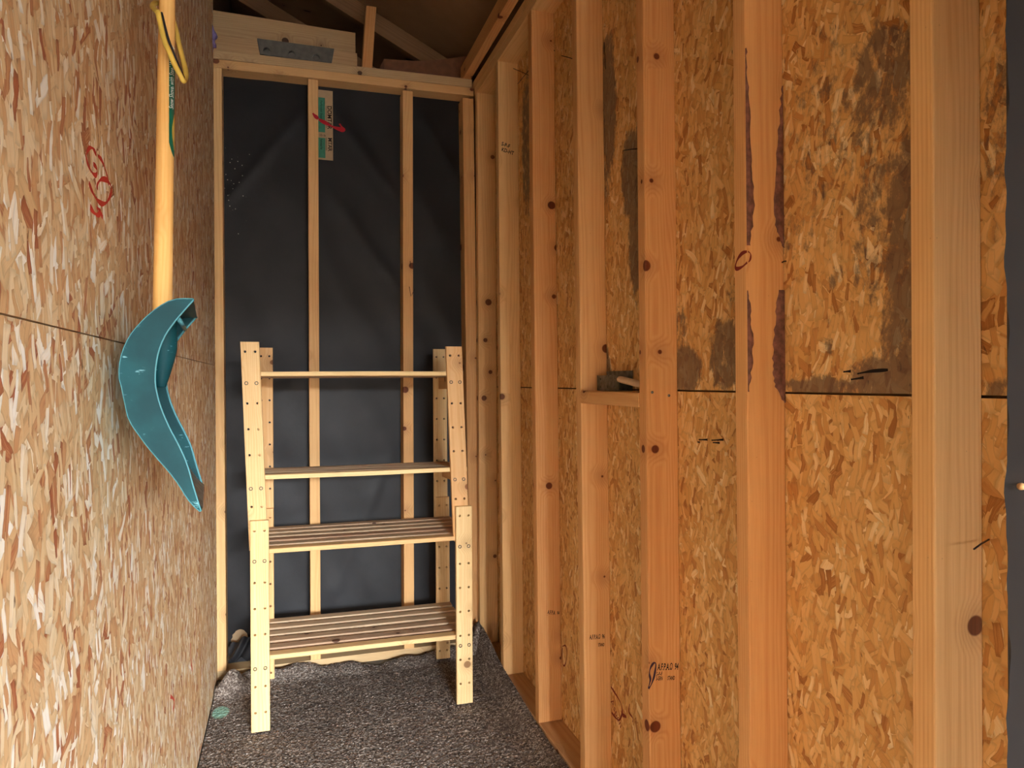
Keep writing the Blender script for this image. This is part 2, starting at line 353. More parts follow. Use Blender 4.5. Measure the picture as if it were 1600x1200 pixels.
structure('wall_entry_added', MB().box(XL, X1, Y_JAMB-.1, Y_JAMB, 1.88, 3.3), M_GYPS)  # unseen header, added and set low to keep light off the upper walls
wfar = structure('wall_gable', MB().box(-.45, X1, Y_FAR, Y_FAR+.1, 0, 3.6), M_EXT)
wb = structure('wall_back', MB().box(XL-.05, XR, YP+.012, YP+.03, 0, 2.597), M_EXT)
# roof: boards and rafters
ceil_mb = MB(); ceil_mb.box(X1, 3.3, Y_FRONT-.3, Y_JAMB+.12, 2.9, 2.95)
def roofz(x): return 2.74+(1.15-x)*.5
ceil_mb.add([(x, y, roofz(x)+dz) for dz in (0, .03) for y in (Y_FRONT-.3, Y_FAR+.3) for x in (-.65, 1.25)],
            [(0, 2, 3, 1), (4, 5, 7, 6), (0, 1, 5, 4), (2, 6, 7, 3), (0, 4, 6, 2), (1, 3, 7, 5)])
ceil = structure('ceiling', ceil_mb, M_ROOF)
sl = Vector((-1, 0, .5)).normalized(); sn = Vector((.5, 0, 1)).normalized()
for y in (-3.4, -2.8, -2.2, -1.6, -1.0, -.4, .2, .8, 1.4, 2.0, 2.6, 3.55, 4.1):
    board('rafter', M_ROOF, ceil, Vector((1.15, y, roofz(1.15)))-sn*.05, Vector((-.4, y, roofz(-.4)))-sn*.05, sn, (0, 1, 0), .089, .038, 3)

# ---- left wall boards
def panel(name, mat, parent, x0, x1, y0, y1, z0, z1, step=.02, face=0, stain=None, ragged=None):
    "a sheet in the YZ plane; face 0 shows the -x side, 1 the +x side"
    ny, nz = max(1, round((y1-y0)/step)), max(1, round((z1-z0)/step)); vs_, fs, st = [], [], []
    xs = (x0, x1) if face == 0 else (x1, x0)
    for j in range(nz+1):
        for i in range(ny+1):
            y = y0+(y1-y0)*i/ny; z = z0+(z1-z0)*j/nz
            if ragged and i == 0: y += ragged(z)
            vs_.append((xs[0], y, z)); st.append(stain(y, z) if stain else 0.)
    W = ny+1
    for j in range(nz):
        for i in range(ny): a = j*W+i; fs.append((a, a+1, a+W+1, a+W))
    loop = [i for i in range(W)]+[j*W+ny for j in range(1, nz+1)]+[nz*W+i for i in range(ny-1, -1, -1)]+[j*W for j in range(nz-1, 0, -1)]
    n0 = len(vs_)
    for i in loop: vs_.append((xs[1], vs_[i][1], vs_[i][2])); st.append(st[i])
    n = len(loop)
    for k in range(n): fs.append((loop[k], n0+k, n0+(k+1) % n, loop[(k+1) % n]))
    fs.append(tuple(range(n0, n0+n)))
    m = MB(); m.add(vs_, fs, None, st); return m.build(name, mat, parent)
ZJL, ZJR = 1.33, 1.231
panel('strand_board', M_OSB_L, wl, XL-.0115, XL, Y_FRONT+.6, YB-.012, .01, ZJL-.0012, .12, 1)
panel('strand_board', M_OSB_L, wl, XL-.0115, XL, Y_FRONT+.6, YB-.012, ZJL+.0012, 2.55, .12, 1)
panel('strand_board', M_OSB_L, wl, XL-.0115, XL, Y_FRONT+.6, YB-.012, 2.553, 3.4, .12, 1)

# ---- right wall boards with old damp stains
YE = .43
blobs = []
def blob(u0, v0, u1, v1, s, soft=.35):
    a, b = hit(u0, v0, 0, XR), hit(u1, v1, 0, XR)
    blobs.append(((a.y+b.y)/2, (a.z+b.z)/2, abs(a.y-b.y)/2, abs(a.z-b.z)/2, s))
for b in ((1330, 66, 1440, 170, .75), (1290, 130, 1420, 250, .5), (1225, 60, 1430, 340, .4), (1225, 300, 1400, 470, .3), (1330, 250, 1440, 350, .6), (1385, 200, 1450, 620, .85), (1330, 350, 1400, 480, .5),
          (1330, 560, 1450, 625, .95), (1225, 590, 1345, 618, .85), (1215, 330, 1270, 400, .4), (1370, 480, 1440, 600, .7), (1535, 60, 1600, 330, .55), (1535, 590, 1575, 622, .8),
          (1050, 545, 1095, 612, 1.0), (1045, 470, 1075, 560, .55), (1110, 500, 1160, 612, .85), (1135, 440, 1160, 520, .5),
          (940, 80, 962, 260, 1.0), (938, 200, 955, 330, .6), (972, 215, 1003, 330, 1.0), (983, 290, 1005, 460, .95), (940, 545, 955, 612, .8),
          (815, 120, 833, 330, .75), (940, 60, 960, 110, .7), (1295, 420, 1312, 450, .62), (1283, 530, 1300, 555, .6), (1290, 495, 1300, 510, .6)): blob(*b)
def stain_r(y, z):
    s = 0.
    for by, bz, ry, rz, a in blobs:
        d = math.hypot((y-by)/(ry+.004), (z-bz)/(rz+.004))
        if d < 1.35: s = max(s, a*min(1, (1.35-d)/.6))
    return s
rag = lambda z: .006*math.sin(z*23)+.004*math.sin(z*71+1)+.003*math.sin(z*160)
panel('strand_board', M_OSB_R, wr, XR, XR+.0115, YE, YP, .012, ZJR-.0022, .02, 0, None)
panel('strand_board', M_OSB_R, wr, XR, XR+.0115, YE, YP, ZJR+.0022, 2.67, .016, 0, stain_r)
# plates
board('bottom_plate', M_STUD_OLD, wr, ((SF+XR)/2, .58, .019), ((SF+XR)/2, YB-.002, .019), (1, 0, 0), (0, 0, 1), .089, .038, 10)
board('top_plate', M_STUD, wr, ((SF+XR)/2, Y_JAMB+.02, 2.617), ((SF+XR)/2, YB-.002, 2.617), (1, 0, 0), (0, 0, 1), .089, .0378, 10)
board('top_plate', M_STUD, wr, ((SF+XR)/2, Y_JAMB+.02, 2.655), ((SF+XR)/2, YB+.3, 2.655), (1, 0, 0), (0, 0, 1), .089, .0378, 10)
board('ledger', M_STUD, wr, (.812, Y_JAMB+.02, 2.711), (.812, YB+.05, 2.711), (1, 0, 0), (0, 0, 1), .038, .072, 10)
# studs; the near side of each, read at two heights
def wane(p):      # bark left along the edges of the second stud
    near = abs(p.y-S2Y(p.z)) < .004
    if not near: return 0.
    s = 0.
    e1 = p.x-SF
    if 1.2 < p.z < 2.35 and e1 < .006: s = .75
    if (1.1 < p.z < 1.45 or 1.6 < p.z < 2.2) and p.x > XR-.026: s = 1.1
    return s
studs = []
SU = [(1533, 1535.5), (1225, 1231), (1056, 1063.5), (945.5, 954), (869, 877), (811, 818), (774, 783)]
for k, (ut, ub) in enumerate(SU):
    a, b = hit(ut, 300, 0, XR), hit(ub, 1020, 0, XR)
    yz = lambda z, a=a, b=b: b.y+(a.y-b.y)*(z-b.z)/(a.z-b.z)
    if k == 1: S2Y = yz
    y0, y1 = yz(ZS0), yz(ZS1)
    if k == 6: y0 = y1 = YB-.045
    cx = (SF+XR)/2
    # extra points across the depth let the bark edge sit on the near face
    o = board('stud', M_STUD, wr, (cx, y0+.019, ZS0), (cx, y1+.019, ZS1), (1, 0, 0), (0, 1, 0), .0885, .038, 12, .003)
    studs.append((o, yz))
def stud_face(u, v, k):
    "a point on the near side of stud k"
    y = studs[k][1](1.2)
    for _ in range(4): p = hit(u, v, 1, y); y = studs[k][1](p.z)
    return hit(u, v, 1, y)
M_BARK = plain('bark_strip', srgb(120, 80, 68), .85, noise=.4, ns=70)
def bark(k, pl_, side):
    "rough bark left along one edge of a stud: low strip with an uneven inner rim"
    vs_, fs = [], []; pl_ = catmull([Vector((a, b, 0)) for a, b in pl_], 8)
    for i, q in enumerate(pl_):
        z, wd = q.x, max(.0005, q.y+random.uniform(-.002, .002)); y = studs[k][1](z)
        xe = SF+.001 if side == 0 else XR-.0008; xi = xe+wd*1.35 if side == 0 else xe-wd*1.35
        vs_ += [(xe, y-.0004, z), ((xe+xi)/2, y-.0022-random.uniform(0, .0012), z), (xi, y-.0002, z)]
        if i: b = 3*i; fs += [(b-3, b-2, b+1, b), (b-2, b-1, b+2, b+1)]
    m = MB(); m.add(vs_, fs); return m.build('bark', M_BARK, studs[k][0])
zz = lambda v: stud_face(1190, v, 1).z
bark(1, [(zz(80), .002), (zz(150), .005), (zz(250), .011), (zz(330), .013), (zz(385), .005)], 0)
bark(1, [(zz(455), .002), (zz(500), .007), (zz(560), .009), (zz(612), .001)], 0)
bark(1, [(zz(130), .002), (zz(200), .008), (zz(300), .017), (zz(350), .015), (zz(385), .001)], 1)
bark(1, [(zz(452), .010), (zz(500), .017), (zz(560), .021), (zz(600), .019), (zz(630), .002)], 1)

# blocking between the third and fourth studs
yb0, yb1 = studs[2][1](1.2)+.038, studs[3][1](1.2)
board('blocking', M_STUD, wr, ((SF+XR)/2-.002, yb0+.001, 1.208), ((SF+XR)/2-.002, yb1-.001, 1.208), (1, 0, 0), (0, 0, 1), .089, .038, 4, .005)
# nails poking through
def nail(p, q, r=.0013):
    m = MB(); m.tube([p, Vector(p).lerp(Vector(q), .5)+Vector((0, 0, .001)), q], r, 6); return m.build('nail', M_NAIL, wr)
for (u0, v0, u1, v1, x0, x1) in ((829, 119, 802, 107, .93, .88), (809, 131, 828, 108, .936, .90), (895, 92, 877, 87, .936, .90), (867, 79, 856, 80, .936, .925), (1002, 232, 975, 235, .86, .92),
                                 (947, 500, 930, 502, .936, .915), (1545, 843, 1522, 858, .936, .86), (1228, 408, 1222, 410, .936, .92), (946, 108, 944, 66, .93, .936)):
    nail(hit(u0, v0, 0, x0), hit(u1, v1, 0, x1))
# screws in the third stud
for u, v in ((1019, 613), (1045, 618), (936, 598), (887, 660)):
    k = 2 if u > 1000 else 3
    if u < 940: continue
    p = stud_face(u, v, k); m = MB()
    m.tube([p+Vector((0, -.0012, 0)), p+Vector((0, .004, 0))], .0035, 10); m.build('screw', M_STEEL, studs[k][0])

# ---- back wall
wbp = MB(); vs_, fs, st = [], [], []
nx, nz = 60, 130
x0, x1 = XL-.03, SF
for j in range(nz+1):
    for i in range(nx+1):
        x = x0+(x1-x0)*i/nx; z = .0+2.6*j/nz
        d = .003*math.sin(x*9+z*2.3)+.003*math.sin(z*4.1-x*6+1)+.0015*math.sin(x*31+z*17)
        for (xa, za, xb, zb, hh) in ((-.24, 2.05, .1, 2.5, .007), (.2, 2.5, .47, 2.15, .007), (.2, 2.1, .5, 1.7, .004), (-.2, 1.0, .1, 1.35, .004), (.62, 2.5, .8, 2.2, .008), (.2, .3, .45, .9, .004)):
            tx, tz = xb-xa, zb-za; L = math.hypot(tx, tz); s = ((x-xa)*tx+(z-za)*tz)/L/L; q = ((x-xa)*tz-(z-za)*tx)/L
            if -.1 < s < 1.1: d -= hh*max(0, 1-abs(q)/.03)*max(0, min(1, (s+.1)*8, (1.1-s)*8))
        vs_.append((x, YP+d-.004, z)); st.append(0.)
for j in range(nz):
    for i in range(nx): a = j*(nx+1)+i; fs.append((a, a+1, a+nx+2, a+nx+1))
wbp.add(vs_, fs, None, st, True); paper = wbp.build('building_paper', M_PAPER, wb)
bst = []
for (l0, r0, l1, r1) in ((333, 347.5, 337, 353), (482, 498, 484.8, 500.5), (629.5, 645.7, 631.5, 647), (725, 742, 733.5, 751)):
    P = [hit(u, v, 1, YB) for u, v in ((l0, 300), (r0, 300), (l1, 920), (r1, 920))]
    ca, cb = (P[0]+P[1])/2, (P[2]+P[3])/2; wd = ((P[1]-P[0]).length+(P[3]-P[2]).length)/2
    xx = lambda z: cb.x+(ca.x-cb.x)*(z-cb.z)/(ca.z-cb.z)
    o = board('stud', M_STUD, wb, (xx(ZS0), YB+.0445, ZS0), (xx(2.585), YB+.0445, 2.585), (1, 0, 0), (0, 1, 0), wd, .084, 10)
    bst.append(o)
board('bottom_plate', M_STUD_OLD, wb, (XL-.03, YB+.0445, .019), (SF-.001, YB+.0445, .019), (0, 1, 0), (0, 0, 1), .085, .038, 8)
zl, zr = 2.584, 2.599
for k, nm in enumerate(('top_plate', 'top_plate')):
    dz = .0195+.0385*k
    board(nm, M_STUD if k == 0 else M_STUD_OLD, wb, (XL-.035, YB+.0445, zl+dz), (SF-.004-.008*k, YB+.0445, zr+dz), (0, 1, 0), (0, 0, 1), .088, .038, 8, .004)
# truss over the back wall
ZC = 2.677
pA, pB = hit(345, 90, 1, YB+.05).x, hit(558, 90, 1, YB+.05).x
chord = board('truss_chord', M_STUD_OLD, ceil, (XL-.02, YB+.069, ZC+.036), (pB, YB+.069, ZC+.036), (0, 0, 1), (0, 1, 0), .072, .036, 6)
board('truss_chord', M_STUD_OLD, ceil, (XL-.02, YB+.145, ZC+.15), (pB+.0, YB+.145, ZC+.14), (0, 0, 1), (0, 1, 0), .12, .038, 6)
c0 = hit(573, 104, 1, YB+.04); c1 = hit(580, 40, 1, YB+.04)
board('truss_web', M_STUD, ceil, (c0.x, YB+.06, ZC), (c1.x, YB+.06, ZC+.28), (1, 0, 0), (0, 1, 0), .045, .07, 4)
ra = hit(402, 80, 1, YB+.05); rb = hit(522, 95, 1, YB+.05); m = MB(); m.merge = True
y0_, y1_ = YB+.030, YB+.0505; zt_g, zb_g = ZC+.068, ZC+.0008; EX_, EY_, EZ_ = Vector((1, 0, 0)), Vector((0, 1, 0)), Vector((0, 0, 1))
def gx(t, top): return ra.x+(rb.x-ra.x)*t if top else ra.x+.012+(rb.x-ra.x-.024)*t
hx = [hit(u, 95, 1, YB+.03).x for u in (417, 456, 494)]; cut = [0, .32, .64, 1]
for i in range(3):
    C = [Vector((gx(cut[i+1], 1), y0_, zt_g)), Vector((gx(cut[i], 1), y0_, zt_g)), Vector((gx(cut[i], 0), y0_, zb_g)), Vector((gx(cut[i+1], 0), y0_, zb_g))]
    m.holed(C, Vector((hx[i], y0_, ZC+.0185)), EX_, EZ_, EY_, .016, .019)
    D = [c+EY_*(y1_-y0_) for c in C]
    m.add(C+D, [(0, 1, 5, 4), (2, 3, 7, 6), (4, 5, 6, 7)]+([(1, 2, 6, 5)] if i == 0 else [])+([(3, 0, 4, 7)] if i == 2 else []))
npl = m.build('gusset_plate', plain('gusset_grey', srgb(104, 100, 92), .7, noise=.15), chord)
# bowed hardboard sheet lying beyond
m = MB(); rings = []
pts = [(594, 104), (600, 92), (620, 93.5), (650, 95), (680, 94), (705, 91), (732, 87)]
for i, (u, v) in enumerate(pts):
    p = hit(u, v, 1, YB+.14+.02*math.sin(i)); rings.append([p, p+Vector((0, .004, 0)), Vector((p.x+.002, p.y+.004, ZC-.01)), Vector((p.x+.002, p.y, ZC-.01))])
m.loft(rings); hb = m.build('hardboard_sheet', M_HARD, None, (hit(660, 100, 1, YB+.14).x, YB+.14, ZC-.01))
tag(hb, 'bowed brown hardboard sheet standing in the dark above the back wall', 'sheet')

# ---- roofing paper maker's label, red arrow
YL = YP-.0135
def lab(u0, v0, u1, v1, y, name, mat, par, th=.0006):
    a, b = hit(u0, v0, 1, y), hit(u1, v1, 1, y)
    return MB().box(a.x, b.x, y, y+th, b.z, a.z).build(name, mat, par)
label = lab(490, 139, 520.5, 251, YL, 'maker_label', M_TAN, paper)
lab(490, 151, 508, 207, YL-.001, 'label_print', M_LGREEN, paper); lab(490, 214, 508.5, 247, YL-.001, 'label_print', M_LGREEN, paper)
def vtext(u, v, txt, size, mat, squash=1.0):   # sideways, reading downwards
    return text_part('label_lettering', txt, size, mat, paper, hit(u, v, 1, YL-.0014), (0, 0, -1), (1, 0, 0), 0.0, squash=squash, bold=.016)
vtext(511.5, 165, 'DOMTAR', .027, M_INK, .92); vtext(512.5, 215, 'MTAR', .025, M_INK, .92)
vtext(500.5, 157, 'Perforated Sheathing', .0125, plain('label_ink_green', srgb(14, 60, 44), .7), .95); vtext(500.5, 217, 'Perforated Felt', .0125, M_INK, .62)
for v0, v1 in ((165, 200), (215, 235)):
    for u in (509.8, 518.2): lab(u-.4, v0, u+.4, v1, YL-.0013, 'label_rule', M_INK, paper, .0003)
text_part('label_lettering', '15 lb', .014, M_INK, paper, hit(499, 212.5, 1, YL-.0014), (1, 0, 0), (0, 0, 1), 0)
ribbon('painted_arrow', M_REDP, bst[1], catmull([hit(u, v, 1, YB) for u, v in ((488.5, 177), (493, 182), (497.5, 186))], 5), .012, (0, -1, 0), .001)
ribbon('painted_arrow', M_REDP, paper, catmull([hit(u, v, 1, YL-.002) for u, v in ((498, 186.5), (510, 193), (522, 199), (536, 203.5))], 6), .013, (0, -1, 0), .001)
ribbon('painted_arrow', M_REDP, paper, catmull([hit(u, v, 1, YL-.002) for u, v in ((530.5, 193.5), (534, 199), (537, 203), (533, 205), (526, 201))], 4), .011, (0, -1, 0), .0015)
ribbon('pencil_tick', M_INK, bst[2], [hit(u, v, 1, YB) for u, v in ((639.5, 448), (642, 463), (648, 452))], .005, (0, -1, 0))
ribbon('pencil_tick', M_INK, bst[2], [hit(u, v, 1, YB) for u, v in ((641, 408), (641, 416))], .004, (0, -1, 0))

tc_ = hit(375, 1003, 1, YL); m = MB(); n = 14
m.add([(tc_.x+.036*math.cos(math.pi*i/n)*(1+.08*math.sin(i*3)), YL-.0005, tc_.z+.055*math.sin(math.pi*i/n)) for i in range(n+1)], [tuple(range(n+1))])
m.build('torn_patch', M_TAN, paper)
# ---- stamps and crayon marks on studs and boards of the right wall
def stamp(k, u, v, lines, px, tilt, squash=.8):
    a = stud_face(u, v, k); b = stud_face(u+20, v, k); scale = (b.x-a.x)/20
    ex = Vector((math.cos(tilt), 0, math.sin(tilt))); ey = Vector((-math.sin(tilt), 0, math.cos(tilt)))
    for i, (dx, dv, txt, s) in enumerate(lines):
        o = a+ex*dx*scale-ey*dv*scale
        text_part('grade_stamp', txt, px*s*scale, M_INK, studs[k][0], o, ex, ey, .0006, squash=squash, bold=.025)
stamp(2, 1027, 1047, ((0, 0, 'A.F.P.A.®  94', 1), (-1, 8, 'S–P–F', .62), (-1, 14, 'S-GRN', .6), (17, 14, 'STAND', .6)), 13, math.radians(-6), .46)
stamp(3, 921, 999, ((0, 0, 'A.F.P.A.®  96', 1), (14, 11, 'STAND', .7)), 9, math.radians(-3), .48)
stamp(4, 855, 959, ((0, 0, 'A.F.P.A.  96', 1), (0, 6, 'S–P–F', .7), (-1, 11, 'S-GRN STAND', .75)), 8, math.radians(-12), .5)
stamp(5, 784, 228, ((0, 0, '''''', 1),), 8, 0) if False else None
stamp(5, 783, 227, ((0, 0, 'S-P-F', 1), (2, 8, 'KD-HT', 1)), 8, math.radians(-14), .8)
stamp(6, 757, 275, ((0, 0, 'KD', 1), (0, 8, 'HT', 1)), 8, math.radians(-10), .8)
def stud_loop(k, pts, mat, wd): ribbon('crayon_mark', mat, studs[k][0], catmull([stud_face(u, v, k) for u, v in pts], 5), wd, (0, -1, 0))
stud_loop(2, ((1013, 1074), (1016, 1062), (1014.5, 1053), (1016, 1044), (1021, 1036), (1024.5, 1038), (1022, 1056), (1017, 1070), (1013, 1076)), M_INKV, .0045)
p_edge = lambda u, v: hit(u, v, 0, SF)
ribbon('crayon_mark', M_REDD, studs[1][0], catmull([p_edge(u, v) for u, v in ((1167.5, 393), (1160, 396), (1153, 405), (1149.5, 416), (1152, 420), (1160, 417), (1168, 410))], 4), .006, (-1, 0, 0))
stud_loop(1, ((1168.5, 393), (1172.5, 397), (1172, 405), (1169, 410)), M_REDD, .003)
def wall_mark(pts, mat, wd, name='crayon_mark'): ribbon(name, mat, wr, catmull([hit(u, v, 0, XR) for u, v in pts], 5), wd, (-1, 0, 0))
wall_mark(((955, 1073), (960, 1081), (970, 1098), (972.5, 1113), (968, 1125), (962, 1121), (956, 1113)), M_REDD, .006)
wall_mark(((984, 1100), (983, 1112), (989, 1122), (989, 1128)), M_REDD, .005); wall_mark(((973, 1117), (979, 1120)), M_REDD, .008)
text_part('crayon_mark', 'Aspen', .034, M_REDD, wr, hit(954, 1096, 0, XR), Vector((0, -.8, -.6)).normalized(), Vector((0, -.6, .8)).normalized(), -.0008 if False else .0008)
wall_mark(((879, 1010), (884, 1009), (886, 1020), (884, 1036), (881, 1040), (878, 1030), (879, 1012)), M_REDD, .005)
for pts in (((1092, 687), (1106, 687)), ((1112, 688), (1131, 687)), ((1114, 691.5), (1125, 692)), ((1090, 690.5), (1094, 691)), ((1340, 584), (1362, 580), (1388, 578)), ((1318, 581), (1330, 580)), ((1330, 593), (1350, 590))): wall_mark(pts, M_INK, .0045, 'ink_print')
# crayon on the left board
def left_mark(pts, mat, wd): ribbon('crayon_mark', mat, wl, catmull([hit(u, v, 0, XL) for u, v in pts], 5), wd, (1, 0, 0))
left_mark(((134, 240), (138, 232), (143, 231), (147, 236), (150, 243)), M_RED, .006)
left_mark(((133, 240), (136, 255), (142, 268), (148, 274), (151, 270), (150, 262), (145, 256)), M_RED, .006)
left_mark(((152, 243), (158, 250), (163, 262), (167, 277), (169, 290)), M_RED, .006)
left_mark(((138, 285), (143, 298), (150, 311), (158, 318), (166, 316), (172, 304), (173, 292), (167, 282), (158, 280), (152, 287), (151, 296)), M_RED, .007)
left_mark(((140, 323), (146, 332), (152, 336), (156, 330), (150, 324)), M_RED, .008); left_mark(((154, 328), (160, 340)), M_RED, .006)
left_mark(((297, 1005), (298, 1030), (300, 1048)), M_RED, .01); left_mark(((266, 1088), (272, 1095), (270, 1110)), M_RED, .01)

# ---- the store's door leaf, swung in against the right wall; the picture shows its free edge
EX, EY = .72, .72/((hit(1569.5, 600, 0, 1.0).x)/(hit(1569.5, 600, 0, 1.0).y))
hinge = Vector((.88, Y_JAMB+.01, 0)); fe = Vector((EX, EY, 0)); ld = (hinge-fe).normalized(); ln = Vector((-ld.y, ld.x, 0))
if ln.y < 0: ln = -ln
m = MB(); rings = []
# free edge with chipped arris: cross-sections stacked upwards
for i in range(161):
    z = .05+1.81*i/160; c = .0016*math.sin(z*21)+.0011*math.sin(z*53+1)+.0008*math.sin(z*131)
    A = fe+Vector((0, 0, z)); Bq = hinge+Vector((0, 0, z)); B2 = Bq+ln*.036; A2 = A+ln*.036
    rings.append([A+ld*(.0025+c), A+ld*.001+ln*.003, A2, B2, Bq])
m.loft(rings); d1 = m.build('door_1', M_GREY, None, (hinge.x, hinge.y, .05)); tag(d1, 'slate grey door leaf swung inward beside the strand board wall', None, None, 'structure')
q = hit(1596.5, 760, 0, 1.0); rr_ = q.x/q.y; tt_ = (rr_*EY-EX)/(ld.x-rr_*ld.y); p = fe+ld*tt_; p.z = hit(1596.5, 760, 1, p.y).z
m = MB(); m.tube([p-ln*.0025, p+ln*.004], .0038, 12); m.build('screw', M_BOLT2, d1)

# ---- black cable in the left corner, purple bag
m = MB(); m.tube(catmull([hit(u, v, 1, YB-.006) for u, v in ((324, 70), (325.5, 86), (328, 96), (331, 110), (332, 140), (332, 300), (332.5, 500), (333.5, 700), (334.5, 880), (336, 1035))], 5), .0035, 8)
cab = m.build('cable', M_BLACKP, None, hit(336, 1035, 1, YB-.006)); tag(cab, 'thin black cable running down the corner beside the black papered wall', 'cable')
bm = bmesh.new(); bmesh.ops.create_icosphere(bm, subdivisions=4, radius=1)
c = hit(326, 58, 1, YB-.03); m = MB(); vs_ = []
for v in bm.verts:
    q = v.co; r = 1+.18*math.sin(q.x*7+q.z*9)+.12*math.sin(q.y*13-q.z*5)+.08*math.sin(q.x*23+q.y*17)
    vs_.append(c+Vector((q.x*.027*r, q.y*.025*r, q.z*.062*r)))
m.add(vs_, [tuple(x.index for x in f.verts) for f in bm.faces], None, None, True); bm.free()
bag = m.build('plastic_bag', M_PURP, None, c-Vector((0, 0, .06))); tag(bag, 'crumpled purple plastic bag stuffed above the wall corner', 'bag')

# ------------------------------------------------------------------ shelving rack
RX, RY, RA = -.1271, 2.6393, -.023; RW, RD = .803, .474; PT, PW = .020, .063
rack = empty('shelving_rack', (RX, RY, 0)); tag(rack, 'tall slatted pine shelving rack with drilled posts against the black paper wall', 'shelving rack')
ux, uy = Vector((math.cos(RA), math.sin(RA), 0)), Vector((-math.sin(RA), math.cos(RA), 0))
def rk(x, y, z): return Vector((RX, RY, 0))+ux*x+uy*y+Vector((0, 0, z))
ZF = .021
SH = [(1.297, 1.292), (.924, .902), (.661, .661), (.280, .280)]       # front and back top of each shelf
def lean(z): return -.024*max(0, z-.70)/.66
def post(x, y, z0, z1, w_=PW, holes=True, bolts=(), leanit=False):
    l0, l1 = (lean(z0), lean(z1)) if leanit else (0, 0)
    rows = []; z = z1-.035
    while z > z0+.02:
        if not any(abs(z-b) < .03 for b in bolts): rows.append(z)
        z -= .092
    off = (random.uniform(-.02, .02), random.uniform(-.05, .05), random.uniform(0, 60)); HH = .012; EZ = Vector((0, 0, 1))
    cz = lambda z: rk(x+l0+(l1-l0)*(z-z0)/(z1-z0), y, z)
    gvf = lambda p: ((p-cz(p.z)).dot(ux)+off[0], (p-cz(p.z)).dot(uy)+off[1], p.z+off[2])
    out = rrect(w_, PT, .0025); out = out[:3]+[(0, PT/2)]+out[3:9]+[(0, -PT/2)]+out[9:]; n = len(out)
    zs_ = sorted([z0, z1]+[q+d for q in rows for d in (-HH, HH)])
    rg = [[cz(z)+ux*a+uy*b for a, b in out] for z in zs_]
    m = MB(); m.merge = True; vs_ = [p for r in rg for p in r]
    fs = [(i*n+k, i*n+(k+1) % n, (i+1)*n+(k+1) % n, (i+1)*n+k) for i in range(len(rg)-1) for k in range(n) if k not in (2, 3, 9, 10)]
    fs += [tuple(range(n-1, -1, -1)), tuple(range((len(rg)-1)*n, len(rg)*n))]
    m.add(vs_, fs, [gvf(p) for p in vs_])
    for i in range(len(rg)-1):
        bored = any(abs((zs_[i]+zs_[i+1])/2-q) < 1e-6 for q in rows)
        for sgn, (lo, hi), fr in ((-1, (9, 10), 1), (1, (10, 11), 1), (-1, (4, 3), 0), (1, (3, 2), 0)):    # drilled right through
            C = [rg[i+1][hi], rg[i+1][lo], rg[i][lo], rg[i][hi]]
            if bored:
                zc = (zs_[i]+zs_[i+1])/2; m.holed(C, cz(zc)+ux*(sgn*w_*.27)+uy*(-PT/2 if fr else PT/2), ux, EZ, uy, .0047, PT if fr else 0, gvf, False)
            else: m.add(C, [(0, 1, 2, 3)], [gvf(p) for p in C])
    o = m.build('post', M_RACK, rack)
    for b in bolts:
        for s in (-1, 1):
            lx = l0+(l1-l0)*(b-z0)/(z1-z0); q = rk(x+lx+s*w_*.27, y-PT/2, b); mb = MB()
            n = 10; ring = lambda r, d: [q-uy*d+(ux*math.cos(t)+Vector((0, 0, 1))*math.sin(t))*r for t in [2*math.pi*i/n for i in range(n)]]
            mb.loft([ring(.0068, -.002), ring(.0068, .0022), ring(.0042, .0022), ring(.0040, -.001)], True); mb.build('bolt', M_BOLT, o)
    return o
hw = PW/2
fb, bb = (1.255, .88), (.625, .245)
post(hw, PT/2, ZF, .768, bolts=bb); post(hw-.004, PT*1.5, .66, 1.402, bolts=fb, leanit=True)
post(RW-hw, PT/2, ZF, .778, bolts=bb); post(RW-hw-.006, PT*1.5, .66, 1.392, bolts=fb, leanit=True)
post(hw, RD-PT*1.5, .03, .735, .06, bolts=()); post(hw-.0, RD-PT/2, .64, 1.402, .06)
post(RW-hw, RD-PT*1.5, .03, .745, .06, bolts=()); post(RW-hw-.004, RD-PT/2, .64, 1.402, .06)
for zf, zb in SH:
    up = zf > .8; dx = lean(zf) if up else 0
    y0, y1 = (PT*2+.001, RD-PT-.001) if up else (PT+.001, RD-2*PT-.001)
    sh = empty('shelf', rk(RW/2, RD/2, zb-.067)-rack.location); sh.parent = rack
    for x in (.012, RW-.012):
        m = MB(); m.loft([[rk(x+dx+a, yy, zt-.017-b) for a, b in ((-.010, .0005), (.010, .0005), (.010, .05), (-.010, .05))] for yy, zt in ((y0, zf), (y1, zb))])
        m.gv = [((q-rk(0, 0, 0)).dot(ux), q.z, (q-rk(0, 0, 0)).dot(uy)) for q in m.v]; m.build('cleat', M_RACK, sh)
    ns = 6; gap = .027; wd = (y1-y0-gap*(ns-1))/ns
    for i in range(ns):
        yy = y0+wd/2+i*(wd+gap); tt = (yy-y0)/(y1-y0); zt = zf+(zb-zf)*tt
        ay = (uy+Vector((0, 0, (zb-zf)/(y1-y0)))).normalized(); az = ux.cross(ay)
        board('slat', M_RACK if i == 0 else M_SLAT, sh, rk(.001+dx, yy, zt-.0085), rk(RW-.001+dx, yy, zt-.0085), ay, az, wd, .017, 6, .003)

